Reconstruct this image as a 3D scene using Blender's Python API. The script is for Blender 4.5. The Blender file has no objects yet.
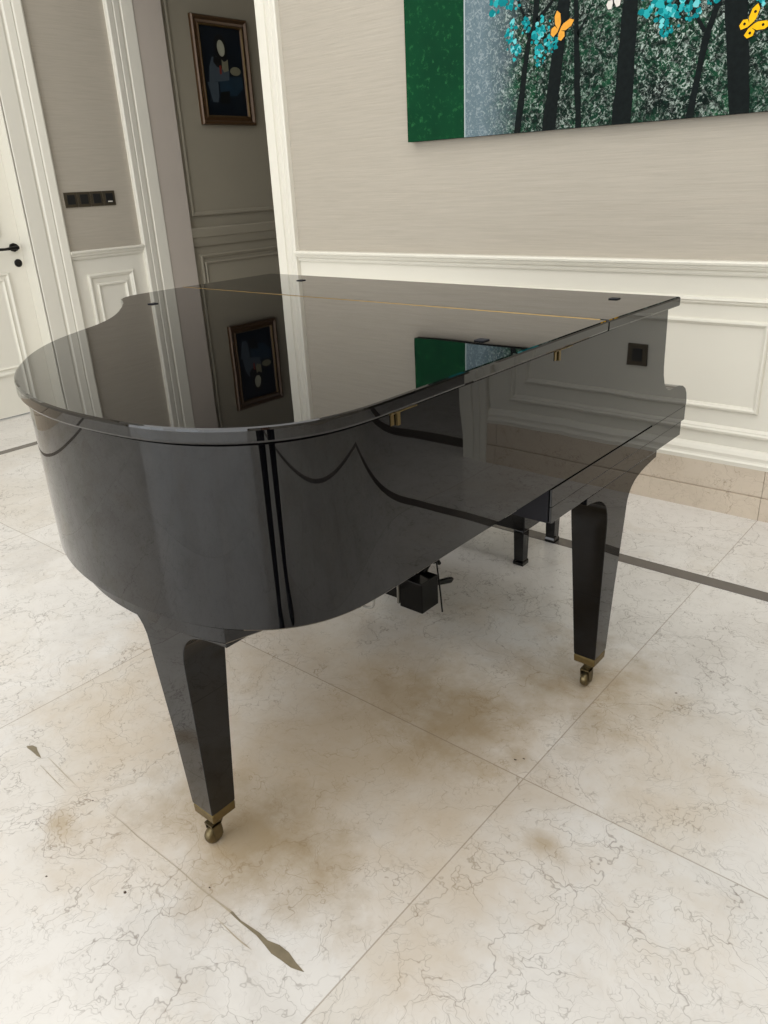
import bpy, bmesh, math, random
from mathutils import Vector, Matrix
random.seed(7)
C = bpy.context.scene.collection
PI = math.pi

# ------------------------------------------------------------------ materials
def srgb(r, g, b):
    f = lambda c: (c/255/12.92) if c/255 <= .04045 else ((c/255+.055)/1.055)**2.4
    return (f(r), f(g), f(b), 1)

def newmat(name):
    m = bpy.data.materials.new(name); m.use_nodes = True
    nt = m.node_tree
    return m, nt, nt.nodes['Principled BSDF']

def N(nt, typ, **kw):
    n = nt.nodes.new(typ)
    for k, v in kw.items():
        if k in n.inputs: n.inputs[k].default_value = v
        else: setattr(n, k, v)
    return n

def L(nt, a, b): nt.links.new(a, b)

def math_(nt, op, a, b=None, clamp=False):
    n = nt.nodes.new('ShaderNodeMath'); n.operation = op; n.use_clamp = clamp
    for i, v in enumerate((a, b)):
        if v is None: continue
        if isinstance(v, (int, float)): n.inputs[i].default_value = v
        else: nt.links.new(v, n.inputs[i])
    return n.outputs[0]

def mixc(nt, fac, a, b, blend='MIX'):
    n = nt.nodes.new('ShaderNodeMix'); n.data_type = 'RGBA'; n.blend_type = blend
    for s, v in ((n.inputs[0], fac), (n.inputs[6], a), (n.inputs[7], b)):
        if isinstance(v, (int, float, tuple)): s.default_value = v
        else: nt.links.new(v, s)
    return n.outputs[2]

def ramp(nt, fac, stops):
    n = nt.nodes.new('ShaderNodeValToRGB'); cr = n.color_ramp
    while len(cr.elements) < len(stops): cr.elements.new(.5)
    for e, (p, c) in zip(cr.elements, stops):
        e.position = p; e.color = c if isinstance(c, tuple) else (c, c, c, 1)
    nt.links.new(fac, n.inputs[0]); return n.outputs[0]

def pos(nt): return N(nt, 'ShaderNodeNewGeometry').outputs['Position']

def mapping(nt, vec, scale=(1, 1, 1)):
    n = N(nt, 'ShaderNodeMapping'); n.inputs['Scale'].default_value = scale; L(nt, vec, n.inputs['Vector']); return n.outputs[0]

def noise(nt, vec, scale, detail=4, rough=.5, dist=0):
    n = N(nt, 'ShaderNodeTexNoise', Scale=scale, Detail=detail, Roughness=rough, Distortion=dist)
    if vec is not None: L(nt, vec, n.inputs['Vector'])
    return n

def bump(nt, b, h, strength=.1, dist=.01):
    n = N(nt, 'ShaderNodeBump', Strength=strength, Distance=dist); L(nt, h, n.inputs['Height']); L(nt, n.outputs[0], b.inputs['Normal'])

def plain(name, col, rough=.5, metal=0, var=.06, scale=12, coat=0, ior=None):
    m, nt, b = newmat(name)
    nz = noise(nt, pos(nt), scale)
    dark = tuple(c*(1-var) for c in col[:3])+(1,); lite = tuple(min(1, c*(1+var)) for c in col[:3])+(1,)
    L(nt, mixc(nt, nz.outputs[0], dark, lite), b.inputs['Base Color'])
    b.inputs['Roughness'].default_value = rough; b.inputs['Metallic'].default_value = metal
    if coat: b.inputs['Coat Weight'].default_value = coat; b.inputs['Coat Roughness'].default_value = .03
    if ior: b.inputs['IOR'].default_value = ior
    return m

M = {}
M['white'] = plain('cream_painted_wood', srgb(227, 223, 211), .42, var=.03, scale=3)
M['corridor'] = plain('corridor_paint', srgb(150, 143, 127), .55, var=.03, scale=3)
M['pilaster'] = plain('grey_beige_paint', srgb(190, 180, 170), .5, var=.03, scale=3)
M['ceiling'] = plain('ceiling_paint', srgb(235, 232, 225), .7, var=.02)
M['black_plastic'] = plain('black_plastic', (.012, .012, .012, 1), .45)
M['iron'] = plain('blackened_iron', (.012, .011, .010, 1), .38, .6)
M['bronze'] = plain('dark_bronze', srgb(88, 80, 66), .38, .5, var=.12, scale=40)
M['brass'] = plain('aged_brass', srgb(112, 96, 62), .38, .85, var=.3, scale=60)
M['brass_dark'] = plain('tarnished_brass', srgb(104, 92, 66), .36, .8, var=.35, scale=70)
M['brass_bright'] = plain('polished_brass', srgb(150, 124, 74), .3, .9, var=.1, scale=60)
M['grey_cable'] = plain('grey_cable_rubber', srgb(150, 146, 138), .5)
M['skin'] = plain('skin', srgb(190, 140, 115), .5)
M['hair'] = plain('black_hair', (.012, .009, .008, 1), .45)
M['cloth'] = plain('black_cloth', (.006, .006, .010, 1), .85)
M['shoe'] = plain('black_leather', (.006, .006, .007, 1), .4)
M['strip'] = plain('dark_grey_stone', srgb(98, 91, 85), .25, var=.12, scale=20)
M['walnut'] = plain('gilded_walnut', srgb(78, 56, 34), .38, .25, var=.3, scale=30)
M['gilt'] = plain('worn_gilt', srgb(108, 88, 54), .35, .5, var=.3, scale=30)

# black piano lacquer
m, nt, b = newmat('black_polyester_lacquer')
p = pos(nt)
nz = noise(nt, p, 1.6, 1.5, .4)
L(nt, ramp(nt, nz.outputs[0], [(0, (.0008, .0008, .001, 1)), (1, (.0018, .0018, .0022, 1))]), b.inputs['Base Color'])
b.inputs['Roughness'].default_value = .015; b.inputs['IOR'].default_value = 1.47
n2 = noise(nt, p, 4.5, 1, .4)
bump(nt, b, n2.outputs[0], .04, .02)
M['lacquer'] = m
m2_ = m.copy(); m2_.name = 'lacquer_flat_lid'; M['lid'] = m2_
m2_.node_tree.nodes['Principled BSDF'].inputs['IOR'].default_value = 1.54
for n in m2_.node_tree.nodes:
    if n.type == 'BUMP': n.inputs['Strength'].default_value = .012
M['lacquer_dark'] = plain('black_satin_wood', (.002, .002, .002, 1), .2, ior=1.3)

m3_ = m.copy(); m3_.name = 'leg_lacquer'; m3_.node_tree.nodes['Principled BSDF'].inputs['IOR'].default_value = 1.4; M['leg'] = m3_
# wallpaper, fine horizontal slubs
m, nt, b = newmat('silk_wallpaper')
p = pos(nt)
a = noise(nt, mapping(nt, p, (5, 5, 170)), 1, 5, .65)
a2 = noise(nt, mapping(nt, p, (1.2, 1.2, 45)), 1, 3, .6)
a3 = noise(nt, p, 1.4, 3)
c = mixc(nt, a.outputs[0], srgb(150, 142, 128), srgb(194, 185, 171))
c = mixc(nt, math_(nt, 'MULTIPLY', a2.outputs[0], .5), c, srgb(180, 173, 161))
c = mixc(nt, math_(nt, 'MULTIPLY', a3.outputs[0], .25), c, srgb(168, 161, 149))
L(nt, c, b.inputs['Base Color']); b.inputs['Roughness'].default_value = .62
bump(nt, b, a.outputs[0], .25, .004)
M['paper'] = m

# marble: shared nodes
def marble(name, tiled, base1, base2, vein, stain=False, warm=0.0):
    m, nt, b = newmat(name)
    p = pos(nt)
    if tiled:
        sep = N(nt, 'ShaderNodeSeparateXYZ'); L(nt, p, sep.inputs[0])
        u = math_(nt, 'DIVIDE', math_(nt, 'ADD', sep.outputs[0], .711), 1.22)
        v = math_(nt, 'DIVIDE', math_(nt, 'ADD', sep.outputs[1], -1.27), 1.22)
        fu = math_(nt, 'FLOOR', u); fv = math_(nt, 'FLOOR', v)
        cmb = N(nt, 'ShaderNodeCombineXYZ'); L(nt, fu, cmb.inputs[0]); L(nt, fv, cmb.inputs[1])
        wn = N(nt, 'ShaderNodeTexWhiteNoise'); wn.noise_dimensions = '3D'; L(nt, cmb.outputs[0], wn.inputs['Vector'])
        sc = N(nt, 'ShaderNodeVectorMath'); sc.operation = 'SCALE'; L(nt, wn.outputs['Color'], sc.inputs[0]); sc.inputs['Scale'].default_value = 30
        ad = N(nt, 'ShaderNodeVectorMath'); ad.operation = 'ADD'; L(nt, p, ad.inputs[0]); L(nt, sc.outputs[0], ad.inputs[1])
        q = ad.outputs[0]
    else:
        q = p
    wz = noise(nt, q, 3.2, 5, .6)
    w2 = N(nt, 'ShaderNodeVectorMath'); w2.operation = 'SCALE'; L(nt, wz.outputs['Color'], w2.inputs[0]); w2.inputs['Scale'].default_value = .42
    wq = N(nt, 'ShaderNodeVectorMath'); wq.operation = 'ADD'; L(nt, q, wq.inputs[0]); L(nt, w2.outputs[0], wq.inputs[1])
    qq = wq.outputs[0]
    cl = noise(nt, qq, 2.2, 9, .62)
    col = ramp(nt, cl.outputs[0], [(.3, base1), (.5, base2), (.7, tuple(min(1, c*1.06) for c in base2[:3])+(1,))])
    # milky light / beige drifts
    dr = noise(nt, qq, 1.3, 6, .6, .6)
    col = mixc(nt, math_(nt, 'MULTIPLY', ramp(nt, dr.outputs[0], [(.52, 0.0), (.72, 1.0)]), .5), col, srgb(204, 192, 174))
    bl = noise(nt, qq, 7, 6, .65)
    col = mixc(nt, math_(nt, 'MULTIPLY', ramp(nt, bl.outputs[0], [(.55, 0.0), (.75, 1.0)]), .25), col, srgb(186, 172, 152))
    for scale, width, amt in ((3.2, .005, .52), (7.5, .0075, .52), (15, .011, .42), (30, .02, .2)):
        vo = N(nt, 'ShaderNodeTexVoronoi', Scale=scale); vo.feature = 'DISTANCE_TO_EDGE'; L(nt, qq, vo.inputs['Vector'])
        msk = noise(nt, q, scale*.9, 3, .6)
        ln = ramp(nt, vo.outputs['Distance'], [(0, 1.0), (width*1.6, 0.0)])
        f = math_(nt, 'MULTIPLY', ln, ramp(nt, msk.outputs[0], [(.40, 0.0), (.56, 1.0)]))
        col = mixc(nt, math_(nt, 'MULTIPLY', f, amt), col, vein)
    if warm: col = mixc(nt, warm, col, srgb(196, 172, 140))
    if tiled:
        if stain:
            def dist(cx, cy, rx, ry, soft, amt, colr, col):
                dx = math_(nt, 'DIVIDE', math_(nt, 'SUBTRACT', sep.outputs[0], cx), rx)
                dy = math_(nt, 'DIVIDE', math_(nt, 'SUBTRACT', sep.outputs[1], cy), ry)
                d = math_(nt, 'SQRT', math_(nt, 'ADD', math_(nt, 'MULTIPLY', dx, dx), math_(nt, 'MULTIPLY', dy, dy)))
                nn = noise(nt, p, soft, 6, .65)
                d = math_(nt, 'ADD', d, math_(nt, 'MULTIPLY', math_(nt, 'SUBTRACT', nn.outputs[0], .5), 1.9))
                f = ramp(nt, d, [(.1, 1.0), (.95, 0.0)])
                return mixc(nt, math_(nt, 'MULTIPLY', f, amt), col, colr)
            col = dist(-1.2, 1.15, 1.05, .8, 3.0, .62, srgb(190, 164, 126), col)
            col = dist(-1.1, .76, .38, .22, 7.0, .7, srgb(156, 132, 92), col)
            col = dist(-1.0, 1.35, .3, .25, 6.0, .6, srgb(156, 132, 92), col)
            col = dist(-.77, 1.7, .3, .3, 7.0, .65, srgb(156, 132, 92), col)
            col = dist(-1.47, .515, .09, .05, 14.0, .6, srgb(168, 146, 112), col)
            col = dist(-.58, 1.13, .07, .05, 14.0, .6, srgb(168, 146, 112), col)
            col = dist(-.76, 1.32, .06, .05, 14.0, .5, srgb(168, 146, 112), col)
        def line(t):
            fr = math_(nt, 'SUBTRACT', t, math_(nt, 'ROUND', t))
            return math_(nt, 'LESS_THAN', math_(nt, 'ABSOLUTE', fr), .0013)
        g = math_(nt, 'MAXIMUM', line(u), line(v))
        col = mixc(nt, math_(nt, 'MULTIPLY', g, .55), col, srgb(138, 122, 104))
    L(nt, col, b.inputs['Base Color'])
    rz = noise(nt, p, 5, 4)
    L(nt, ramp(nt, rz.outputs[0], [(.3, .14), (.7, .26)]), b.inputs['Roughness'])
    b.inputs['IOR'].default_value = 1.52
    return m
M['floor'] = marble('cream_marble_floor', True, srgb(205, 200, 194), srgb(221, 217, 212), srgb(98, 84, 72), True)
M['marble_base'] = marble('beige_marble_plinth', False, srgb(188, 176, 160), srgb(206, 195, 180), srgb(120, 100, 82), warm=.2)

# ------------------------------------------------------------------ mesh helpers
def finish(bm, smooth=35):
    bmesh.ops.recalc_face_normals(bm, faces=bm.faces)
    if smooth:
        for f in bm.faces: f.smooth = True
        for e in bm.edges:
            if len(e.link_faces) == 2:
                if e.calc_face_angle(0) > math.radians(smooth): e.smooth = False
            else: e.smooth = False

def obj(name, bm, mat, parent=None, smooth=35, loc=None, bevel=0):
    finish(bm, smooth)
    me = bpy.data.meshes.new(name); bm.to_mesh(me); bm.free()
    o = bpy.data.objects.new(name, me); C.objects.link(o)
    for mm in (mat if isinstance(mat, (list, tuple)) else [mat]): me.materials.append(mm)
    if parent: o.parent = parent
    if loc: o.location = loc
    if bevel:
        md = o.modifiers.new('bevel', 'BEVEL'); md.width = bevel; md.segments = 2; md.limit_method = 'ANGLE'
        md.angle_limit = math.radians(40)
    return o

def tag(o, label=None, cat=None, group=None, kind=None):
    if label: o['label'] = label
    if cat: o['category'] = cat
    if group: o['group'] = group
    if kind: o['kind'] = kind
    return o

def empty(name, label, cat, loc=(0, 0, 0), group=None):
    o = bpy.data.objects.new(name, None); C.objects.link(o); o.location = loc
    o.empty_display_size = .1
    return tag(o, label, cat, group)

def poly(bm, verts, faces, mi=0):
    vs = [bm.verts.new(v) for v in verts]
    for f in faces:
        try: fc = bm.faces.new([vs[i] for i in f]); fc.material_index = mi
        except ValueError: pass
    return vs

def box(bm, x0, x1, y0, y1, z0, z1, mi=0):
    poly(bm, [(x, y, z) for z in (z0, z1) for y in (y0, y1) for x in (x0, x1)],
         [(0, 2, 3, 1), (4, 5, 7, 6), (0, 1, 5, 4), (2, 6, 7, 3), (0, 4, 6, 2), (1, 3, 7, 5)], mi)

def B(*a):
    bm = bmesh.new(); box(bm, *a); return bm

def prism(bm, pts, axis, a0, a1, mi=0):
    """closed 2-D outline extruded along an axis; pts in the other two axes' order"""
    def P(u, v, w): return {'x': (w, u, v), 'y': (u, w, v), 'z': (u, v, w)}[axis]
    n = len(pts)
    poly(bm, [P(u, v, a0) for u, v in pts]+[P(u, v, a1) for u, v in pts],
         [tuple(range(n))]+[tuple(range(n, 2*n))]+[(i, (i+1) % n, n+(i+1) % n, n+i) for i in range(n)], mi)

def loops(bm, rings, cap=True, mi=0):
    rs = [[bm.verts.new(v) for v in r] for r in rings]
    n = len(rs[0])
    for a, b_ in zip(rs, rs[1:]):
        for i in range(n):
            f = bm.faces.new((a[i], a[(i+1) % n], b_[(i+1) % n], b_[i])); f.material_index = mi
    if cap:
        bm.faces.new(rs[0]).material_index = mi; bm.faces.new(rs[-1]).material_index = mi

def tube(bm, pts, r, n=10, mi=0):
    pts = [Vector(p) for p in pts]; rings = []
    for i, p_ in enumerate(pts):
        d = (pts[min(i+1, len(pts)-1)]-pts[max(i-1, 0)]).normalized()
        up = Vector((0, 0, 1)) if abs(d.z) < .9 else Vector((1, 0, 0))
        a = d.cross(up).normalized(); b_ = d.cross(a).normalized()
        rr = r[i] if isinstance(r, (list, tuple)) else r
        rings.append([p_+a*rr*math.cos(2*PI*k/n)+b_*rr*math.sin(2*PI*k/n) for k in range(n)])
    loops(bm, rings, True, mi)

def lathe(bm, prof, axis, org, n=28, mi=0):
    """prof: (radius, along) pairs revolved about axis through org"""
    rings = []
    for r, t in prof:
        ring = []
        for k in range(n):
            a = 2*PI*k/n; c, s = r*math.cos(a), r*math.sin(a)
            ring.append(Vector(org)+Vector({'x': (t, c, s), 'y': (c, t, s), 'z': (c, s, t)}[axis]))
        rings.append(ring)
    loops(bm, rings, True, mi)

def catmull(pts, per=10, closed=False):
    out = []; n = len(pts)
    for i in range(n-1):
        p0 = pts[max(i-1, 0)]; p1 = pts[i]; p2 = pts[i+1]; p3 = pts[min(i+2, n-1)]
        for k in range(per):
            t = k/per
            out.append(tuple(.5*((2*b_)+(-a+c)*t+(2*a-5*b_+4*c-d)*t*t+(-a+3*b_-3*c+d)*t**3) for a, b_, c, d in zip(p0, p1, p2, p3)))
    out.append(tuple(pts[-1])); return out

def resample(pts, step):
    out = [pts[0]]; acc = 0; last = Vector(pts[0])
    for q in pts[1:]:
        q = Vector(q)
        while (q-last).length >= step:
            last = last+(q-last).normalized()*step; out.append(tuple(last))
    if (Vector(pts[-1])-Vector(out[-1])).length > step*.3: out.append(pts[-1])
    else: out[-1] = pts[-1]
    return out

def relax(pts, it):
    pts = [Vector(p) for p in pts]
    for _ in range(it):
        pts = [pts[0]]+[pts[i]*.5+(pts[i-1]+pts[i+1])*.25 for i in range(1, len(pts)-1)]+[pts[-1]]
    return [tuple(p) for p in pts]

def inset(pts, d):
    """closed polygon (any winding) moved inward by d"""
    n = len(pts); area = sum(pts[i][0]*pts[(i+1) % n][1]-pts[(i+1) % n][0]*pts[i][1] for i in range(n))
    s = 1 if area > 0 else -1; out = []
    for i in range(n):
        a, b_, c = Vector(pts[i-1]), Vector(pts[i]), Vector(pts[(i+1) % n])
        e1 = (b_-a).normalized(); e2 = (c-b_).normalized()
        n1 = Vector((-e1.y, e1.x))*s; n2 = Vector((-e2.y, e2.x))*s
        m_ = (n1+n2); k = 1+n1.dot(n2)
        out.append(tuple(b_+m_*(d/max(k, .3))))
    return out

def slab(bm, outline, prof, mi=0):
    """prof: (inset, z) from bottom to top"""
    loops(bm, [[(x, y, z) for x, y in inset(outline, d)] for d, z in prof], True, mi)

# ------------------------------------------------------------------ the room
XL, YB, XR, YN, H = -4.96, 3.11, 2.75, -4.3, 4.1
PORT_Z = 3.0
def struct(name, bm, mat, parent=None, smooth=0, bevel=0):
    o = obj(name, bm, mat, parent, smooth, bevel=bevel)
    if not parent: o['kind'] = 'structure'
    return o

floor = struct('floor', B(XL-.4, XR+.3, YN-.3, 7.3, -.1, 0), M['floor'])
# dark stone inlay border
bm = bmesh.new()
for x0, x1, y0, y1 in ((-4.40, 1.76, 2.443, 2.503), (-4.40, -4.34, -3.7, 2.443), (1.70, 1.76, -3.7, 2.443), (-4.34, 1.70, -3.7, -3.64)):
    box(bm, x0, x1, y0, y1, 0.0002, .0012)
struct('trim_1', bm, M['strip'])
bm = B(-3.41, -3.235+3.94+.02, 0, 0, 0, 0); bm.free()
# back wall: lower white, upper paper
bm = bmesh.new()
box(bm, -3.378, .72, YB, YB+.25, 0, .96, 0); box(bm, -3.378, .72, YB, YB+.25, .96, H, 1)
box(bm, -4.96, -3.378, YB+.0, YB+.25, PORT_Z, H, 1); box(bm, .72, 2.3, YB, YB+.25, PORT_Z, H, 1)
box(bm, 2.3, XR+.2, YB, YB+.25, 0, .96, 0); box(bm, 2.3, XR+.2, YB, YB+.25, .96, H, 1)
wb = struct('wall_back', bm, [M['white'], M['paper']])
# left wall with door hole
D0, D1, DZ = 1.49, 2.47, 2.62
bm = bmesh.new()
for y0, y1 in ((YN-.2, D0), (D1, 3.475)):
    box(bm, XL-.2, XL, y0, y1, 0, .96, 0); box(bm, XL-.2, XL, y0, y1, .96, H, 1)
box(bm, XL-.2, XL, D0, D1, DZ, H, 1)
struct('wall_left', bm, [M['white'], M['paper']])
bm = bmesh.new()
box(bm, XR, XR+.2, YN-.2, 3.11, 0, .96, 0); box(bm, XR, XR+.2, YN-.2, 3.11, .96, H, 1)
struct('wall_right', bm, [M['white'], M['paper']])
# near wall with three tall windows
bm = bmesh.new()
wx = [(-4.2, -2.6), (-2.0, -.4), (.2, 1.8)]
xs = [XL-.2]+[v for w in wx for v in w]+[XR+.2]
for i in range(0, len(xs), 2): box(bm, xs[i], xs[i+1], YN-.2, YN, 0, H, 1)
for x0, x1 in wx:
    box(bm, x0, x1, YN-.2, YN, 0, .45, 0); box(bm, x0, x1, YN-.2, YN, 3.1, H, 1)
struct('wall_near', bm, [M['white'], M['paper']])
m, nt, b = newmat('clear_glass'); b.inputs['Transmission Weight'].default_value = 1; b.inputs['Roughness'].default_value = 0
b.inputs['IOR'].default_value = 1.45; b.inputs['Base Color'].default_value = (.95, .97, .96, 1); M['glass'] = m
for i, (x0, x1) in enumerate(wx):
    bm = bmesh.new()
    for a in (x0, (x0+x1)/2-.03, x1-.06): box(bm, a, a+.06, YN-.14, YN-.06, .45, 3.1)
    for z in (.45, 1.9, 3.04): box(bm, x0+.06, x1-.06, YN-.139, YN-.061, z, z+.06)
    w = struct(f'window_{i+1}', bm, M['white'])
    struct('pane', B(x0+.05, x1-.05, YN-.105, YN-.099, .5, 3.05), M['glass'], w)
struct('ceiling', B(XL-.3, XR+.3, YN-.3, 3.4, H, H+.15), M['ceiling'])

# corridor beyond the left portal, hall beyond the right one
bm = bmesh.new(); box(bm, -5.15, -4.99, 3.70, 7.2, 0, 3.2)
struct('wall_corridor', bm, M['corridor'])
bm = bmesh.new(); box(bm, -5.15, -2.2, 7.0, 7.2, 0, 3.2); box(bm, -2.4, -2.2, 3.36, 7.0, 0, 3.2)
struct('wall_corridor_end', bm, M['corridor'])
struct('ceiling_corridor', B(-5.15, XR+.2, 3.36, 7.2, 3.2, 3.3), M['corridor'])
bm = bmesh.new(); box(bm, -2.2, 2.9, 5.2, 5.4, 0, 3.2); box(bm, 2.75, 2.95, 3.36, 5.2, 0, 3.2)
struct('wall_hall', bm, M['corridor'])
struct('trim_2', B(.74, 2.28, 3.2, 3.32, .0002, .002), M['strip'])

# pilaster lining of the left portal
struct('trim_3', B(-5.16, -4.947, 3.475, 3.70, 0, PORT_Z), M['pilaster'], bevel=.002)

# mouldings -------------------------------------------------------
def frame(plane, a0, a1, b0, b1, base, sgn, prof):
    """mitred rectangular moulding on a wall. plane 'y': a=x, b=z, stands off in sgn*y; plane 'x': a=y"""
    bm = bmesh.new(); rings = []
    for w, d in prof:
        cs = [(a0+w, b0+w), (a1-w, b0+w), (a1-w, b1-w), (a0+w, b1-w)]
        rings.append([(a, base+sgn*d, b_) if plane == 'y' else (base+sgn*d, a, b_) for a, b_ in cs])
    loops(bm, rings, False); return bm

def run(plane, a0, a1, prof, base, sgn, bm=None):
    """horizontal moulding; prof: (z, depth)"""
    bm = bm or bmesh.new()
    rings = []
    for a in (a0, a1):
        rings.append([(a, base+sgn*d, z) if plane == 'y' else (base+sgn*d, a, z) for z, d in prof])
    loops(bm, rings, True); return bm

def casing(plane, a_in, a_out, z1, base, sgn, bm=None, prof=None):
    """vertical architrave; profile runs from the opening (a_in) to a_out"""
    bm = bm or bmesh.new(); s = (a_out-a_in)/.205
    prof = prof or [(0, 0), (0, .018), (.004, .021), (.086, .021), (.092, .012), (.100, .012), (.108, .022), (.145, .026), (.151, .021), (.158, .027), (.196, .032), (.205, .026), (.205, 0)]
    rings = []
    for z in (0, z1):
        rings.append([(a_in+w*s, base+sgn*d, z) if plane == 'y' else (base+sgn*d, a_in+w*s, z) for w, d in prof])
    loops(bm, rings, True); return bm

FR = [(0, 0), (0, .010), (.004, .016), (.012, .018), (.018, .012), (.022, .012), (.028, .006), (.032, 0)]
FR2 = [(0, 0), (0, .008), (.004, .013), (.011, .014), (.016, .008), (.02, .006), (.022, 0)]
rail = [(.93, 0), (.93, .012), (.938, .016), (.946, .016), (.952, .03), (.962, .036), (.967, .034), (.97, .046), (.978, .048), (.984, .042), (.984, 0)]
k = 4
def trim(bm, mat=None, smooth=0):
    global k
    o = struct(f'trim_{k}', bm, mat or M['white'], smooth=smooth); k += 1; return o
# back wall segment from the left portal casing to the right one
CI, CO, RI, RO = -3.378, -3.225, .72, .56
trim(casing('y', CI, CO, PORT_Z+.2, YB, -1)); trim(casing('y', RI, RO, PORT_Z+.2, YB, -1))
trim(casing('x', 3.475, 3.268, PORT_Z+.2, XL, 1))
trim(run('y', CO, RO, rail, YB, -1)); 
trim(frame('y', -3.15, .46, .325, .852, YB, -1, FR)); 
trim(frame('y', -3.06, -.775, .42, .768, YB, -1, FR2)); trim(frame('y', -.63, .37, .42, .768, YB, -1, FR2))
skirt = [(.205, 0), (.205, .022), (.222, .026), (.228, .02), (.236, .018), (.25, .02), (.262, .014), (.272, .006), (.275, 0)]
trim(run('y', CO, RO, skirt, YB, -1))
def marble_base(bm, plane, a0, a1, base, sgn):
    for z0, z1, d in ((0, .094, .03), (.097, .205, .022)):
        x = sorted((base, base+sgn*d))
        if plane == 'y': box(bm, a0, a1, x[0], x[1], z0, z1)
        else: box(bm, x[0], x[1], a0, a1, z0, z1)
        if z0 == 0:
            x = sorted((base, base+sgn*.018))
            if plane == 'y': box(bm, a0, a1, x[0], x[1], .094, .097)
            else: box(bm, x[0], x[1], a0, a1, .094, .097)
bm = bmesh.new()
js = [CO, -3.151, -1.931, -.711, .509, RO]
for a, c_ in zip(js, js[1:]): marble_base(bm, 'y', a+.0008, c_-.0008, YB, -1)
struct('baseboard_back', bm, M['marble_base'])
bm = bmesh.new()
js = [2.35, 2.75]
marble_base(bm, 'y', 2.35, 2.72, YB, -1)
struct('baseboard_back_corner', bm, M['marble_base'])
# left wall
lr = [(z, d*.8) for z, d in rail]
bm = run('x', 2.718, 3.268, lr, XL, 1); trim(bm)
trim(frame('x', 2.815, 3.165, .33, .83, XL, 1, FR)); trim(frame('x', 2.874, 3.106, .39, .765, XL, 1, FR2))
trim(run('x', 2.718, 3.268, skirt, XL, 1))
trim(run('x', YN, 1.22, lr, XL, 1)); trim(run('x', YN, 1.22, skirt, XL, 1))
bm = bmesh.new(); marble_base(bm, 'x', 2.718, 3.268, XL, 1); marble_base(bm, 'x', YN, 1.22, XL, 1)
struct('baseboard_left', bm, M['marble_base'])
# right wall and near-wall bases (seen only in reflections)
bm = bmesh.new(); marble_base(bm, 'x', YN, 3.07, XR, -1); struct('baseboard_right', bm, M['marble_base'])
trim(run('x', YN, 3.07, skirt, XR, -1)); trim(run('x', YN, 3.07, rail, XR, -1))
# corridor panels
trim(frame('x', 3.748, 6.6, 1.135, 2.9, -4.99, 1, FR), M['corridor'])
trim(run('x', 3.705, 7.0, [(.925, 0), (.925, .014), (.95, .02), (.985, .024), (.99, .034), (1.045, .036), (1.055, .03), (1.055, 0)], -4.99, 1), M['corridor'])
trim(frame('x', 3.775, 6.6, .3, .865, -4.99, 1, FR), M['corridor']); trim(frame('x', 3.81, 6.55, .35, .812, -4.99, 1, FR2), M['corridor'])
# door and its casing
trim(casing('x', 2.478, 2.718, DZ+.01, XL, 1)); trim(casing('x', 1.482, 1.225, DZ+.01, XL, 1))
bm = bmesh.new(); box(bm, XL, XL+.027, 1.225, 2.718, DZ+.01, DZ+.09); box(bm, XL, XL+.048, 1.225, 2.735, DZ+.09, DZ+.21); trim(bm)
bm = bmesh.new(); box(bm, XL-.19, XL+.02, D1-.006, D1-.0002, 0, DZ-.0002); box(bm, XL-.19, XL+.02, D0+.0002, D0+.006, 0, DZ-.0002); box(bm, XL-.19, XL+.02, D0+.006, D1-.006, DZ-.01, DZ-.0002)
trim(bm)

bm = bmesh.new(); box(bm, -5.115, -5.06, D0+.0068, D1-.0068, .008, DZ-.014)
door = struct('door_1', bm, M['white'])
def dframe(y0, y1, z0, z1):
    bm = frame('x', y0, y1, z0, z1, -5.06, 1, [(0, 0), (.002, .012), (.012, .014), (.022, .004), (.034, .002), (.044, .012), (.052, .002), (.06, 0)])
    struct('door_panel', bm, M['white'], door)
dframe(1.6, 2.345, .27, .895); dframe(1.6, 2.345, 1.105, 2.45)
bm = bmesh.new()
hy, hz = 2.412, 1.037
for rx, pts in ((.012, [(hy-.028, hz), (hy-.02, hz+.02), (hy, hz+.026), (hy+.02, hz+.018), (hy+.034, hz), (hy+.02, hz-.018), (hy, hz-.026), (hy-.02, hz-.02)]),):
    prism(bm, pts, 'x', -5.06, -5.06+rx)
tube(bm, [(-5.05, hy, hz), (-5.0, hy, hz)], .010)
tube(bm, [(-5.0, hy+.004, hz), (-4.998, hy-.03, hz-.001), (-5.0, hy-.08, hz-.004), (-5.0, hy-.12, hz-.002), (-5.004, hy-.135, hz+.004)], [.011, .011, .008, .009, .006])
struct('door_handle', bm, M['iron'], door, smooth=40)
bm = bmesh.new(); lathe(bm, [(.024, 0), (.024, .006), (.019, .01), (.012, .011), (.004, .008)], 'x', (-5.06, 2.42, .943)); struct('keyhole_cover', bm, M['iron'], door, smooth=40)

# ------------------------------------------------------------------ wall plates
plate0 = None
for i in range(4):
    y0 = 2.757+i*.0915
    t = empty('wall_switch', ['leftmost dark bronze switch plate beside the door casing', 'second bronze switch plate from the door casing',
        'third bronze switch plate from the door casing', 'rightmost bronze switch plate with a small white mark'][i], 'switch', (XL, y0+.044, 1.292), 'four bronze switch plates on the left wall')
    f = obj('switch_frame', B(0, .008, -.044, .044, -.045, .045), M['bronze'], t, 0, bevel=.002)
    obj('rocker', B(.008, .012, -.027, .027, -.027, .03), M['black_plastic'], t, 0, bevel=.001)
    if i == 3: obj('indicator', B(.0121, .0126, -.016, .018, -.024, -.017), plain('white_print', srgb(205, 200, 190), .5), t, 0)
t = empty('wall_socket', 'black square socket plate on back wall, mirrored in the piano side', 'socket', (-.163, YB, .604))
obj('socket_frame', B(-.046, .046, -.009, 0, -.045, .045), M['bronze'], t, 0, bevel=.002)
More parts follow.
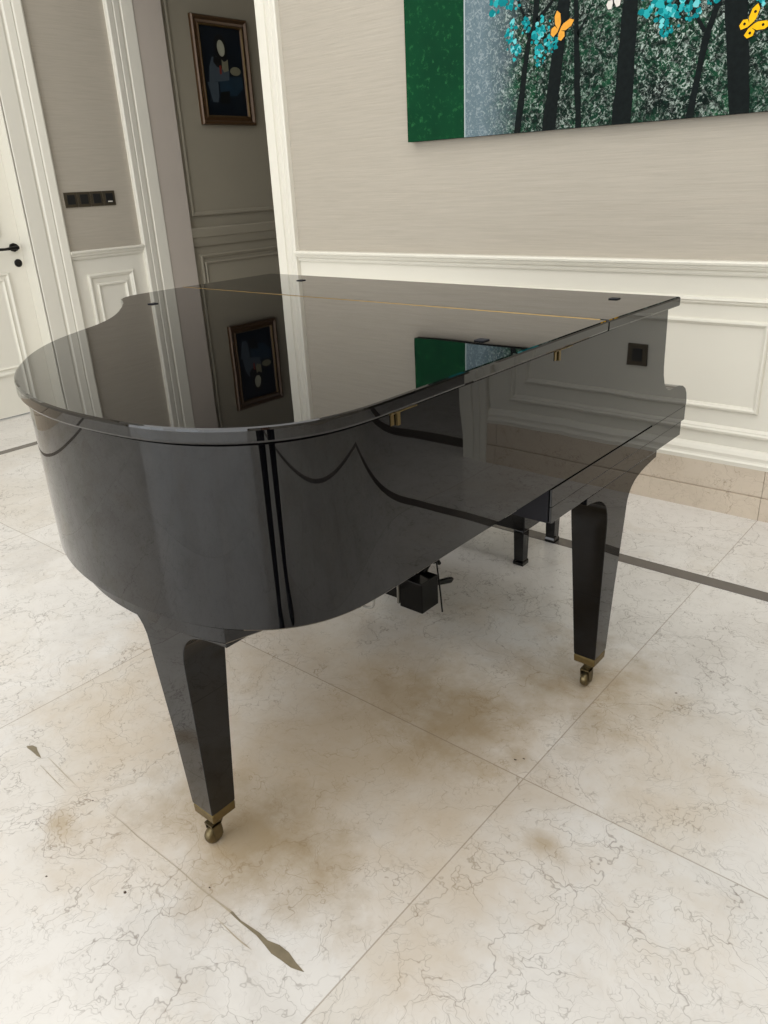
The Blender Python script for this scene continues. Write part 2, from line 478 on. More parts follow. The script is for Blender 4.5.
obj('socket_face', B(-.026, .026, -.012, -.009, -.026, .026), M['black_plastic'], t, 0, bevel=.001)

# ------------------------------------------------------------------ forest painting
def speckle():
    m, nt, b = newmat('painted_forest')
    p = pos(nt)
    sep = N(nt, 'ShaderNodeSeparateXYZ'); L(nt, p, sep.inputs[0])
    a = noise(nt, p, 62, 5, .75, 1.2); g = noise(nt, p, 9, 4, .6); big = noise(nt, p, 3.2, 3)
    base = ramp(nt, g.outputs[0], [(.35, srgb(12, 26, 22)), (.55, srgb(20, 58, 40)), (.72, srgb(26, 80, 50))])
    cr = noise(nt, p, 42, 2, .5, 2.2)
    fl = ramp(nt, a.outputs[0], [(.51, 0.0), (.55, 1.0)])
    fl = math_(nt, 'MULTIPLY', fl, ramp(nt, cr.outputs[0], [(.42, .25), (.55, 1.0)]))
    col = mixc(nt, math_(nt, 'MULTIPLY', fl, ramp(nt, big.outputs[0], [(.35, .45), (.6, .9)])), base, srgb(178, 190, 182))
    dk = noise(nt, p, 55, 3, .6)
    col = mixc(nt, math_(nt, 'MULTIPLY', ramp(nt, dk.outputs[0], [(.50, 0.0), (.56, 1.0)]), .75), col, srgb(8, 15, 14))
    # fade to grey-blue mist on the left side of the scene
    fx = math_(nt, 'DIVIDE', math_(nt, 'SUBTRACT', sep.outputs[0], -2.02), .2)
    fx = math_(nt, 'ADD', fx, math_(nt, 'MULTIPLY', math_(nt, 'SUBTRACT', g.outputs[0], .5), .8), True)
    mist = mixc(nt, math_(nt, 'MULTIPLY', ramp(nt, a.outputs[0], [(.5, 0.0), (.66, 1.0)]), .45), srgb(98, 116, 124), srgb(190, 200, 200))
    L(nt, mixc(nt, fx, mist, col), b.inputs['Base Color']); b.inputs['Roughness'].default_value = .5
    return m
def greenband():
    m, nt, b = newmat('painted_green_band')
    a = noise(nt, pos(nt), 40, 5, .7); g = noise(nt, pos(nt), 5, 3)
    col = mixc(nt, g.outputs[0], srgb(4, 46, 28), srgb(10, 70, 40))
    col = mixc(nt, math_(nt, 'MULTIPLY', ramp(nt, a.outputs[0], [(.56, 0.0), (.7, 1.0)]), .5), col, srgb(50, 120, 68))
    L(nt, col, b.inputs['Base Color']); b.inputs['Roughness'].default_value = .5
    return m
PX0, PX1, PZ0, PZ1, PF = -2.414, -.22, 1.469, 2.66, 3.07
mats = [speckle(), greenband(), plain('painted_bark', (.006, .009, .009, 1), .6, var=.6, scale=60), plain('cyan_paint', srgb(10, 122, 128), .5, var=.2, scale=50),
        plain('pale_cyan_paint', srgb(40, 160, 165), .5, var=.2, scale=50), plain('orange_paint', srgb(224, 158, 62), .5, var=.2, scale=70),
        plain('yellow_paint', srgb(246, 186, 24), .5, var=.15, scale=70), plain('white_paint', srgb(214, 210, 202), .5), plain('ink_paint', (.01, .01, .01, 1), .6),
        plain('mist_line_paint', srgb(170, 182, 182), .5), plain('white_cyan_paint', srgb(110, 196, 200), .5, var=.15, scale=50)]
bm = bmesh.new()
box(bm, PX0, PX1, PF+.001, YB-.001, PZ0, PZ1, 8)
def flat(pts, d, mi):
    vs = [bm.verts.new((x, PF-d, z)) for x, z in pts]; f = bm.faces.new(vs); f.material_index = mi; return f
flat([(PX0, PZ0), (PX1, PZ0), (PX1, PZ1), (PX0, PZ1)], 0, 0)
flat([(PX0, PZ0), (-2.1, PZ0), (-2.1, PZ1), (PX0, PZ1)], .0006, 1)
flat([(-2.104, PZ0), (-2.098, PZ0), (-2.098, PZ1), (-2.104, PZ1)], .0009, 9)
def trunk(left, right, d=.0012):
    # strips between matching rails, wobbled a little like brushwork
    def dens(r):
        out = []
        for (a, b_), (c_, e) in zip(r, r[1:]):
            n = max(1, int((e-b_)/.05))
            out += [(a+(c_-a)*i/n, b_+(e-b_)*i/n) for i in range(n)]
        return out+[r[-1]]
    l = dens(left); r = dens(right); n = min(len(l), len(r))
    li = [l[round(i*(len(l)-1)/(n-1))] for i in range(n)]; ri = [r[round(i*(len(r)-1)/(n-1))] for i in range(n)]
    li = [(x+random.uniform(-.003, .003) if 0 < i < n-1 else x, z) for i, (x, z) in enumerate(li)]
    ri = [(x+random.uniform(-.003, .003) if 0 < i < n-1 else x, z) for i, (x, z) in enumerate(ri)]
    for i in range(n-1): flat([li[i], ri[i], ri[i+1], li[i+1]], d, 2)
z0 = PZ0
trunk([(-1.857, z0), (-1.81, 1.78), (-1.782, 1.835), (-1.779, 1.92), (-1.76, 2.3), (-1.75, PZ1)], [(-1.826, z0), (-1.788, 1.78), (-1.763, 1.835), (-1.753, 1.92), (-1.74, 2.3), (-1.74, PZ1)])
trunk([(-1.806, 1.80), (-1.826, 1.87), (-1.852, 1.921), (-1.88, 2.1)], [(-1.79, 1.81), (-1.814, 1.875), (-1.842, 1.924), (-1.874, 2.1)])
trunk([(-1.768, 1.86), (-1.745, 1.88), (-1.702, 1.911), (-1.66, 2.05)], [(-1.765, 1.84), (-1.737, 1.865), (-1.692, 1.905), (-1.652, 2.05)])
trunk([(-1.727, z0), (-1.675, 1.907), (-1.63, 2.3), (-1.61, PZ1)], [(-1.669, z0), (-1.624, 1.899), (-1.59, 2.3), (-1.575, PZ1)])
trunk([(-1.582, z0), (-1.61, 1.897), (-1.62, PZ1)], [(-1.555, z0), (-1.59, 1.894), (-1.605, PZ1)])
trunk([(-1.592, 1.79), (-1.56, 1.835), (-1.535, 1.885), (-1.49, 2.1)], [(-1.585, 1.775), (-1.553, 1.83), (-1.527, 1.885), (-1.484, 2.1)])
trunk([(-1.431, z0), (-1.414, 1.867), (-1.40, PZ1)], [(-1.356, z0), (-1.357, 1.859), (-1.35, PZ1)])
trunk([(-1.151, z0), (-1.120, 1.712), (-1.112, 1.734), (-1.086, 1.818), (-1.03, 2.2), (-1.0, PZ1)], [(-1.124, z0), (-1.095, 1.709), (-1.092, 1.732), (-1.062, 1.815), (-1.01, 2.2), (-.985, PZ1)])
trunk([(-1.118, 1.728), (-1.15, 1.775), (-1.19, 1.833), (-1.23, 2.0)], [(-1.108, 1.738), (-1.143, 1.785), (-1.180, 1.838), (-1.222, 2.0)])
trunk([(-1.0, z0), (-1.03, 1.64), (-1.06, 1.814), (-1.07, PZ1)], [(-.934, z0), (-.955, 1.64), (-.985, 1.802), (-1.0, PZ1)])
for bx, w in ((-.78, .03), (-.62, .07), (-.42, .035), (-.31, .06)):
    trunk([(bx, z0), (bx+.04, 2.1), (bx+.03, PZ1)], [(bx+w, z0), (bx+.04+w*.8, 2.1), (bx+.03+w*.7, PZ1)])
def blob(x, z, r, d, mi):
    n = 9; flat([(x+r*random.uniform(.65, 1.25)*math.cos(2*PI*i/n), min(PZ1-.002, z+r*random.uniform(.65, 1.25)*math.sin(2*PI*i/n))) for i in range(n)], d, mi)
cl = [(-1.955, 1.95, .05), (-1.90, 1.96, .05), (-1.863, 1.93, .03), (-1.875, 1.835, .033), (-1.87, 1.785, .035), (-1.85, 1.755, .025), (-1.816, 1.84, .028), (-1.735, 1.835, .032),
      (-1.745, 1.79, .04), (-1.742, 1.74, .03), (-1.70, 1.765, .035), (-1.747, 1.705, .018), (-1.68, 1.79, .022), (-1.30, 1.84, .05), (-1.24, 1.83, .05), (-1.20, 1.785, .035),
      (-1.245, 1.757, .026), (-1.265, 1.79, .03), (-1.16, 1.80, .03), (-1.12, 1.825, .035), (-1.09, 1.84, .03), (-.925, 1.81, .03),
      (-1.95, 2.1, .09), (-1.7, 2.15, .1), (-1.5, 2.3, .12), (-1.2, 2.05, .1), (-.9, 2.1, .1), (-.7, 1.95, .08), (-.45, 2.2, .12), (-1.3, 2.45, .1), (-1.85, 2.4, .1), (-.8, 2.4, .12)]
j = 0
for x, z, r in cl:
    for _ in range(16):
        a, q = random.uniform(0, 2*PI), r*math.sqrt(random.random())
        j += 1
        blob(x+q*math.cos(a), min(z+q*math.sin(a), PZ1-.02), r*random.uniform(.12, .32), .0015+j*.0000012, random.choice((3, 3, 3, 4, 4, 10)))
def fly(pts, mi, d=.0032):
    flat(pts, d, mi)
def butterfly(cx, cz, s, rot, mi, spots=True):
    def T(u, v): return (cx+s*(u*math.cos(rot)-v*math.sin(rot)), cz+s*(u*math.sin(rot)+v*math.cos(rot)))
    wings = [[(0, .05), (.12, .5), (.45, .95), (.8, 1.0), (.78, .6), (.5, .2), (.1, 0)], [(.05, 0), (.45, .1), (.62, -.15), (.5, -.5), (.22, -.55), (.03, -.1)],
             [(0, .05), (-.12, .5), (-.45, .95), (-.8, 1.0), (-.78, .6), (-.5, .2), (-.1, 0)], [(-.05, 0), (-.45, .1), (-.62, -.15), (-.5, -.5), (-.22, -.55), (-.03, -.1)]]
    for w in wings:
        g = [(u*1.07, v*1.07) for u, v in w]
        fly([T(*q) for q in g], 8, .0028); fly([T(*q) for q in w], mi, .0032)
    fly([T(*q) for q in ((-.05, -.45), (.05, -.45), (.06, .3), (-.06, .3))], 8, .0036)
    if spots:
        for u, v in ((.5, .65), (-.5, .65), (.35, -.2), (-.35, -.2)):
            fly([T(u+.09*math.cos(t*PI/4), v+.09*math.sin(t*PI/4)) for t in range(8)], 8, .0036)
butterfly(-.965, 1.726, .05, -.95, 6); butterfly(-1.666, 1.808, .052, -.5, 5, False); butterfly(-1.452, 1.872, .045, .15, 7, False)
painting = obj('forest_painting', bm, mats, None, 0)
for mm in mats:
    mm.node_tree.nodes['Principled BSDF'].inputs['Specular IOR Level'].default_value = .12
    mm.node_tree.nodes['Principled BSDF'].inputs['Roughness'].default_value = .8
tag(painting, 'large unframed canvas of dark tree trunks, cyan foliage and butterflies on back wall', 'painting')

# ------------------------------------------------------------------ framed portrait in the corridor
pt = empty('framed_portrait', 'small dark portrait of a figure in a gilded wooden frame in the corridor', 'painting', (-4.99, 4.19, 2.09))
FX = -4.99
bm = frame('x', 3.942, 4.445, 1.745, 2.432, FX, 1, [(0, .002), (0, .026), (.008, .036), (.016, .036), (.03, .022), (.046, .026), (.052, .03), (.058, .024), (.063, .012), (.063, .002)])
o = obj('picture_frame', bm, M['walnut'], None, 0); o.parent = pt; o.location = (-pt.location[0], -pt.location[1], -pt.location[2])
bm = frame('x', 3.994, 4.393, 1.797, 2.380, FX, 1, [(0, .024), (.002, .031), (.006, .031), (.009, .022)])
o = obj('gilt_fillet', bm, M['gilt'], None, 0); o.parent = pt; o.location = -pt.location
pm = [plain('portrait_night_paint', srgb(10, 20, 30), .35, var=.5, scale=9), plain('portrait_hair_paint', srgb(8, 10, 12), .4), plain('portrait_cream_paint', srgb(158, 158, 140), .4, var=.15, scale=30),
      plain('portrait_dress_paint', srgb(62, 72, 80), .4, var=.25, scale=14), plain('portrait_blue_paint', srgb(24, 44, 58), .4, var=.4, scale=12), plain('portrait_red_paint', srgb(110, 40, 30), .4), plain('portrait_ochre_paint', srgb(112, 110, 90), .4, var=.2, scale=30)]
bm = bmesh.new(); box(bm, FX+.001, FX+.010, 4.0, 4.388, 1.803, 2.375, 0)
def fp(pts, d, mi):
    f = bm.faces.new([bm.verts.new((FX+.010+d, y, z)) for y, z in pts]); f.material_index = mi
def ell(cy, cz, ry, rz, d, mi, rot=0):
    fp([(cy+ry*math.cos(a)*math.cos(rot)-rz*math.sin(a)*math.sin(rot), cz+ry*math.cos(a)*math.sin(rot)+rz*math.sin(a)*math.cos(rot)) for a in [2*PI*i/24 for i in range(24)]], d, mi)
ell(4.19, 2.24, .062, .085, .0006, 1)
fp([(4.10, 2.18), (4.07, 2.12), (4.055, 2.02), (4.17, 2.03), (4.24, 2.04), (4.25, 2.10), (4.20, 2.17), (4.15, 2.19)], .0004, 3)
fp([(4.145, 2.056), (4.365, 2.066), (4.365, 1.99), (4.30, 1.94), (4.15, 1.93)], .0003, 4)
fp([(4.035, 2.02), (4.135, 2.025), (4.13, 1.93), (4.115, 1.893), (4.07, 1.893)], .0005, 3)
fp([(4.15, 1.96), (4.235, 1.97), (4.225, 1.89), (4.13, 1.885)], .0005, 1)
ell(4.193, 2.24, .033, .052, .0009, 2, .1)
fp([(4.12, 2.20), (4.17, 2.16), (4.20, 2.155), (4.185, 2.11), (4.14, 2.12), (4.11, 2.15)], .0009, 1)
fp([(4.188, 2.17), (4.205, 2.155), (4.225, 2.16), (4.245, 2.173), (4.243, 2.10), (4.20, 2.088), (4.185, 2.11)], .0012, 6)
fp([(4.160, 2.13), (4.180, 2.13), (4.176, 2.075), (4.160, 2.075)], .0012, 5)
ell(4.307, 2.10, .05, .028, .0012, 6, .05); ell(4.09, 1.965, .032, .06, .0010, 3, .1)
o = obj('picture_canvas', bm, pm, None, 0); o.parent = pt; o.location = -pt.location

# ------------------------------------------------------------------ grand piano
piano = empty('grand_piano', 'black high-gloss baby grand piano with closed lid on brass casters', 'piano', (-1.44, 1.3, 0))
PL = Vector(piano.location)
def part(name, bm, mat, parent=None, smooth=35, bevel=0):
    """geometry written in world coordinates, stored relative to the piano's empty"""
    org = PL if parent is None else Vector((0, 0, 0))
    o = obj(name, bm, mat, parent or piano, smooth, bevel=bevel)
    if parent is None: o.location = -PL
    return o

curve = [(-.702, .95), (-.702, .88), (-.702, .81), (-.705, .76), (-.715, .713), (-.735, .669), (-.773, .623), (-.830, .583), (-.905, .555), (-.99, .542), (-1.08, .537), (-1.17, .543), (-1.255, .560), (-1.335, .586),
         (-1.42, .626), (-1.505, .682), (-1.592, .752), (-1.668, .835), (-1.728, .925), (-1.778, 1.01), (-1.85, 1.095), (-1.935, 1.17), (-2.03, 1.243), (-2.10, 1.284), (-2.152, 1.314), (-2.184, 1.355), (-2.195, 1.42), (-2.197, 1.48)]
curve = relax(resample(catmull(curve, 12), .012), 9)
bass = (-.702, 1.551); treb = (-2.197, 1.575)
lid_out = [bass, (-.702, 1.4), (-.702, 1.25), (-.702, 1.1)]+curve+[treb]
flap_out = [(-.690, 1.921), (-.701, 1.555), (-2.197, 1.579), (-2.192, 1.962)]
ZL0, ZL1 = 1.002, 1.025
edge = [(.004, ZL0), (.0012, ZL0+.0012), (0, ZL0+.004), (0, ZL1-.0045), (.0012, ZL1-.0014), (.0045, ZL1)]
bm = bmesh.new(); slab(bm, lid_out, edge); lid = part('lid', bm, M['lid'], smooth=12)
bm = bmesh.new(); slab(bm, flap_out, edge); flap = part('lid_flap', bm, M['lid'], smooth=12)
# brass piano hinge along the fold
bm = bmesh.new()
poly(bm, [(-.722, 1.5515, ZL1+.0006), (-2.196, 1.5755, ZL1+.0006), (-2.196, 1.5785, ZL1+.0006), (-.722, 1.5545, ZL1+.0006),
          (-.722, 1.549, ZL1-.002), (-2.186, 1.573, ZL1-.002), (-2.186, 1.581, ZL1-.002), (-.722, 1.557, ZL1-.002)],
     [(0, 1, 2, 3), (4, 7, 6, 5), (0, 4, 5, 1), (1, 5, 6, 2), (2, 6, 7, 3), (3, 7, 4, 0)])
part('fold_hinge', bm, M['brass_bright'])
# rubber bumpers
for x, y in ((-1.944, 1.287), (-.821, 1.253), (-1.912, 1.84), (-.816, 1.827)):
    bm = B(x-.011, x+.011, y-.011, y+.011, ZL1+.0001, ZL1+.0022); o = part('lid_bumper', bm, M['cloth'], bevel=.0005)
# case
IN = .014
rim_curve = inset(lid_out+[(-2.197, 1.885), (-.702, 1.885)], IN)
rim_curve[-1] = (-.716, 1.885); rim_curve[-2] = (-2.183, 1.885)
rim_curve = rim_curve
ZR0, ZR1 = .705, .999
bm = bmesh.new()
slab(bm, rim_curve, [(.0035, ZR0), (0, ZR0+.0035), (0, ZR1-.003), (.002, ZR1)])
part('case', bm, M['lacquer'], smooth=12)
# bottom belly board
belly = [p_ for p_ in inset(lid_out, .040) if p_[1] < 1.28 and p_[0] < -.865]
belly = [(-.90, .66), (-.875, .645)]+belly[2:] if False else belly
belly = [(-.93, 1.25), (-.852, .67)]+belly
bm = bmesh.new(); slab(bm, belly, [(.004, .660), (0, .664), (0, .700), (.002, .7045)]); part('belly_board', bm, M['lacquer'], smooth=12)
# cheeks: arm profile (y, z)
cheek = [(1.885, .7052), (1.885, .997), (1.917, .997), (1.920, .96), (1.922, .92), (1.924, .88), (1.926, .85), (1.931, .826), (1.942, .803), (1.957, .788), (1.974, .779), (1.994, .776),
         (2.02, .777), (2.05, .775), (2.078, .768), (2.100, .756), (2.112, .740), (2.117, .722), (2.118, .7052)]
for nm, x0, x1 in (('cheek', -.716, -.768), ('cheek', -2.183, -2.124)):
    bm = bmesh.new(); prism(bm, cheek, 'x', min(x0, x1), max(x0, x1)); part(nm, bm, M['lacquer'], smooth=30)
bm = bmesh.new()
prism(bm, [(1.886, .985), (1.886, .76), (2.02, .76), (2.008, .79), (1.980, .83), (1.95, .88), (1.925, .93), (1.91, .985)], 'x', -2.1235, -.7685)
part('fallboard', bm, M['lacquer'], smooth=30)
part('key_slip', B(-2.1235, -.7685, 2.03, 2.055, .7052, .775), M['lacquer'], bevel=.003)
part('key_frame', B(-2.1235, -.7685, 1.89, 2.028, .7052, .758), M['lacquer_dark'])
# keybed in two stepped boards
bm = bmesh.new()
box(bm, -2.177, -.715, 1.360, 2.114, .6645, .7048)
part('key_bed_moulding', bm, M['lacquer'], smooth=0, bevel=.001)
bm = bmesh.new(); box(bm, -2.177, -.715, 1.360, 2.092, .6265, .6643)
part('key_bed', bm, M['lacquer'], smooth=0, bevel=.001)
part('key_bed_blackout', B(-2.17, -.722, 1.355, 1.3598, .6285, .704), M['cloth'], smooth=0)  # added black sheet, no real batten: cuts the bright floor reflection on this face
# lid hinges on the bass side
for y in (.851, 1.351):
    bm = bmesh.new()
    lathe(bm, [(.0028, -.008), (.0028, .018)], 'y', (-.7125, y, .9985))
    box(bm, -.7159, -.7145, y-.004, y+.003, .978, .998)
    box(bm, -.7159, -.7125, y+.009, y+.016, .976, .998)
    box(bm, -.712, -.7025, y-.006, y+.045, 1.0, 1.0018)
    part('lid_hinge', bm, M['brass'])

# legs
def leg(cx, cy, rot, ztop, dz=0, fp_=0, fn_=0):
    """outward face toward local +x, coves toward +-y"""
    bm = bmesh.new()
    sec = [(.101, -.030, .030, .032), (.106, -.031, .0315, .0335), (.30, -.040, .038, .043), (.505+dz, -.049, .0465, .054)]
    for z, hy_ in ((.53, .0555), (.55, .059), (.566, .066), (.578, .075), (.588, .087), (.596, .102), (.602, .120), (.607, .142), (.611, .168), (.613, .196)):
        sec.append((z+dz, -.050-.02*max(0, (z-.55)/.063), .047, hy_))
    sec += [(ztop-.001, -.070, .047, .197)]
    loops(bm, [[(x0, -hy_+fn_*max(0, hy_-.055), z), (x1, -hy_+fn_*max(0, hy_-.055), z), (x1, hy_+fp_*max(0, hy_-.055), z), (x0, hy_+fp_*max(0, hy_-.055), z)] for z, x0, x1, hy_ in sec])
    o = obj('leg', bm, M['leg'], piano, 22, bevel=.0012)
    o.location = Vector((cx, cy, 0))-PL; o.rotation_euler = (0, 0, rot)
    # caster: ferrule, fork, wheel as sub-parts
    bm = bmesh.new()
    loops(bm, [[(x*s-.0, y*s, z) for x, y in ((-.031, -.033), (.031, -.033), (.031, .033), (-.031, .033))] for z, s in ((.077, .90), (.080, .97), (.0985, .99), (.1008, .96))])
    obj('ferrule', bm, M['brass'], o, 0, bevel=.0015)
    bm = bmesh.new()
    lathe(bm, [(.012, .050), (.014, .058), (.012, .0765)], 'z', (0, 0, 0))
    f = obj('caster_fork', bm, M['brass_dark'], o, 35)
    bm2 = bmesh.new(); bm2.from_mesh(f.data)
    a = -rot
    def rp(x, y, z): return (x*math.cos(a)-y*math.sin(a), x*math.sin(a)+y*math.cos(a), z)
    for s in (-1, 1):
        pts = [(-.012, .054), (.012, .054), (.014, .034), (.014, .020), (.008, .012), (-.004, .014), (-.008, .026)]
        vs = [rp(s*.0115, u-.012, v) for u, v in pts]+[rp(s*.0135, u-.012, v) for u, v in pts]; n = len(pts)
        poly(bm2, vs, [tuple(range(n)), tuple(range(n, 2*n))]+[(i, (i+1) % n, n+(i+1) % n, n+i) for i in range(n)])
    poly(bm2, [rp(x, y-.012, z) for z in (.050, .054) for y in (-.012, .014) for x in (-.0135, .0135)],
         [(0, 2, 3, 1), (4, 5, 7, 6), (0, 1, 5, 4), (2, 6, 7, 3), (0, 4, 6, 2), (1, 3, 7, 5)])
    finish(bm2); bm2.to_mesh(f.data); bm2.free()
    bm = bmesh.new(); rings = []
    for r, t in ((.005, -.0105), (.015, -.0105), (.0195, -.008), (.0215, -.003), (.0215, .003), (.0195, .008), (.015, .0105), (.005, .0105)):
        rings.append([rp(t, -.014+r*math.cos(2*PI*k_/28), .0217+r*math.sin(2*PI*k_/28)) for k_ in range(28)])
    loops(bm, rings); obj('caster_wheel', bm, M['brass_dark'], o, 40)
    return o
leg(-.763, 1.706, 0, .626, -.006, .22, .16)
leg(-1.150, .715, -PI/2, .6595, -.022)
leg(-2.117, 1.706, PI, .626, -.006, -.16, -.22)

# pedal lyre
t = bmesh.new(); box(t, -1.380, -1.290, 1.640, 1.725, .068, .172); box(t, -1.585, -1.475, 1.640, 1.725, .090, .172); box(t, -1.475, -1.380, 1.650, 1.725, .085, .165)
lyre = part('pedal_lyre', t, M['lacquer_dark'], smooth=0, bevel=.003)
for x in (-1.36, -1.50):
    bm = bmesh.new(); loops(bm, [[(x-.018*s, 1.665, z), (x+.018*s, 1.665, z), (x+.018*s, 1.70, z), (x-.018*s, 1.70, z)] for z, s in ((.172, 1.1), (.3, .8), (.5, .8), (.626, 1.3))])
    o = obj('lyre_post', bm, M['lacquer'], lyre, 0, bevel=.002)
for x in (-1.52, -1.44, -1.335):
    bm = bmesh.new()
    tube(bm, [(x, 1.725, .115), (x, 1.76, .112), (x+.004, 1.80, .100), (x+.008, 1.835, .09), (x+.008, 1.85, .088)], [.007, .009, .012, .014, .008], 12)
    for v in bm.verts: v.co.z = .10+(v.co.z-.10)*.75
    obj('pedal', bm, M['brass_dark'] if x != -1.335 else M['lacquer_dark'], lyre, 40)
bm = bmesh.new(); box(bm, -1.388, -1.381, 1.636, 1.6495, .078, .17); obj('metal_strap', bm, plain('dull_steel', srgb(120, 116, 108), .45, .5), lyre, 0)
bm = bmesh.new(); tube(bm, [(-1.287, 1.74, .03), (-1.30, 1.745, .12), (-1.32, 1.75, .25), (-1.335, 1.75, .626)], .0028, 8)
obj('pedal_rod', bm, M['iron'], lyre, 40)
bm = bmesh.new(); tube(bm, [(-1.34, 1.71, .172), (-1.335, 1.74, .20), (-1.325, 1.765, .195), (-1.32, 1.775, .18)], [.012, .012, .011, .006], 10)
obj('lyre_hook', bm, M['lacquer_dark'], lyre, 40)

# white cable loops hanging under the case
bm = bmesh.new()
def P3(a): return catmull(a, 10)
tube(bm, P3([(-1.42, 1.52, .66), (-1.425, 1.53, .45), (-1.45, 1.545, .2), (-1.47, 1.55, .105), (-1.455, 1.56, .078), (-1.425, 1.56, .09), (-1.415, 1.56, .13), (-1.40, 1.58, .3), (-1.40, 1.58, .66)]), .0042, 8)
tube(bm, P3([(-1.46, 1.50, .66), (-1.475, 1.50, .4), (-1.50, 1.50, .14), (-1.49, 1.505, .092), (-1.465, 1.52, .088), (-1.44, 1.54, .12), (-1.43, 1.56, .3), (-1.43, 1.56, .66)]), .003, 8)
tag(part('hanging_cable', bm, M['grey_cable'], smooth=40), 'pale cable hanging in loops')

# ------------------------------------------------------------------ bench behind the piano
bench = empty('piano_bench', 'black lacquered piano bench half hidden behind the front legs', 'bench', (-1.6, 2.345, 0))
BLc = Vector(bench.location)
def bp(name, bm, mat, bevel=.002, smooth=0):
    o = obj(name, bm, mat, bench, smooth, bevel=bevel); o.location = -BLc; return o
bp('bench_case', B(-1.94, -1.262, 2.205, 2.485, .14, .43), M['lacquer'])
bp('bench_seat', B(-1.955, -1.247, 2.19, 2.50, .4303, .475), plain('black_leather_seat', (.01, .01, .01, 1), .4), .012)
for x in (-1.287, -1.915):
    for y in (2.228, 2.462):
        bm = bmesh.new(); loops(bm, [[(x-h, y-h, z), (x+h, y-h, z), (x+h, y+h, z), (x-h, y+h, z)] for z, h in ((0, .0205), (.012, .021), (.020, .018), (.139, .0205))])
        bp('leg', bm, M['lacquer'], .001)

# ------------------------------------------------------------------ worn gouges in the floor
def gouge(pts, widths, mat, n_):
    bm = bmesh.new(); top = []; bot = []
    for (x, y), w in zip(pts, widths):
        top.append((x, y+w/2, .0006)); bot.append((x, y-w/2, .0006))
    for i in range(len(pts)-1): poly(bm, [bot[i], bot[i+1], top[i+1], top[i]], [(0, 1, 2, 3)])
    o = obj('scratch', bm, mat, None, 0); o.parent = floor; return o
gm = plain('old_filler', srgb(128, 117, 96), .4, var=.25, scale=60); gm2 = plain('scratch_dirt', srgb(172, 160, 140), .5, var=.2, scale=60)
xs = [-1.42, -1.36, -1.30, -1.22, -1.15, -1.08, -1.02, -.98, -.95, -.925, -.90, -.875, -.85, -.825, -.80, -.785, -.775]
gp = [(x, .6035+.0015*math.sin(i*2.1)) for i, x in enumerate(xs)]; gw = [.0004, .0014, .002, .0018, .0016, .0022, .003, .0055, .004, .006, .008, .010, .022, .020, .013, .006, .0008]
gouge(gp[:8], gw[:8], gm2, 1); gouge(gp[7:], gw[7:], gm, 1)
gouge([(-.995, .578), (-.96, .576), (-.93, .574), (-.905, .574), (-.885, .575)], [.0005, .002, .0025, .003, .0005], gm2, 2)
gouge([(-1.80, .6), (-1.79, .604), (-1.775, .606), (-1.757, .603), (-1.742, .601), (-1.725, .600)], [.002, .014, .016, .010, .008, .001], gm, 3)
gouge([(-1.71, .612), (-1.62, .606), (-1.55, .602)], [.001, .0022, .0005], gm2, 4)
gouge([(-1.70, .585), (-1.62, .58), (-1.56, .577)], [.001, .0022, .0005], gm2, 5)
def chip(x, y, r, mat):
    bm = bmesh.new(); n = 9
    f = [(x+r*random.uniform(.6, 1.3)*math.cos(2*PI*i/n), y+r*.7*random.uniform(.6, 1.3)*math.sin(2*PI*i/n), .0006) for i in range(n)]
    poly(bm, f, [tuple(range(n))]); o = obj('chip', bm, mat, None, 0); o.parent = floor
dk = plain('floor_speck', srgb(72, 56, 44), .6)
for x, y, r in ((-1.19, .50, .004), (-1.06, .615, .003), (-1.44, 1.92, .006), (-.76, 1.315, .004), (-.745, 1.33, .003), (-.55, 1.8, .004), (-1.36, .42, .003), (-1.48, .60, .003)):
    chip(x, y, r, dk)

# ------------------------------------------------------------------ the photographer (seen in the curved tail as a thin dark reflection)
def skin_body():
    V = {}; E = []; R = {}
    def j(n, co, r, par=None):
        V[n] = len(V); R[n] = (co, r)
        if par: E.append((V[par], V[n]))
    # figure faces local +y; pelvis first
    j('pelvis', (0, 0, .96), (.155, .115)); j('waist', (0, .0, 1.08), (.135, .10), 'pelvis'); j('chest', (0, -.01, 1.26), (.16, .115), 'waist'); j('upper', (0, -.01, 1.40), (.13, .09), 'chest')
    j('neck', (0, 0, 1.49), (.055, .055), 'upper'); j('jaw', (0, .02, 1.56), (.062, .072), 'neck'); j('head', (0, .02, 1.64), (.078, .098), 'jaw'); j('crown', (0, .01, 1.71), (.055, .07), 'head')
    for s, n in ((-1, 'l'), (1, 'r')):
        st = -.09 if s == 1 else .03
        j('hip'+n, (s*.095, 0, .90), (.095, .095), 'pelvis'); j('knee'+n, (s*.10, .015+st*.45, .50), (.062, .062), 'hip'+n); j('calf'+n, (s*.105, -.005+st*.6, .36), (.06, .06), 'knee'+n); j('ankle'+n, (s*.11, -.01+st, .09), (.045, .045), 'calf'+n)
        j('toe'+n, (s*.12, .09+st, .045), (.035, .03), 'ankle'+n)
        j('sho'+n, (s*.17, -.01, 1.39), (.062, .062), 'upper'); j('elb'+n, (s*.23, -.02, 1.12), (.042, .042), 'sho'+n); j('wri'+n, (s*.10, .17, 1.19), (.028, .028), 'elb'+n)
        j('palm'+n, (s*.075, .215, 1.22), (.032, .018), 'wri'+n)
    me = bpy.data.meshes.new('person'); me.from_pydata([R[n][0] for n in V], E, [])
    o = bpy.data.objects.new('person', me); C.objects.link(o)
    md = o.modifiers.new('skin', 'SKIN'); md.use_smooth_shade = True
    for i, n in enumerate(V):
        me.skin_vertices[0].data[i].radius = R[n][1]
    me.skin_vertices[0].data[0].use_root = True
    sb = o.modifiers.new('sub', 'SUBSURF'); sb.levels = 2; sb.render_levels = 2
    return o
raw = skin_body()
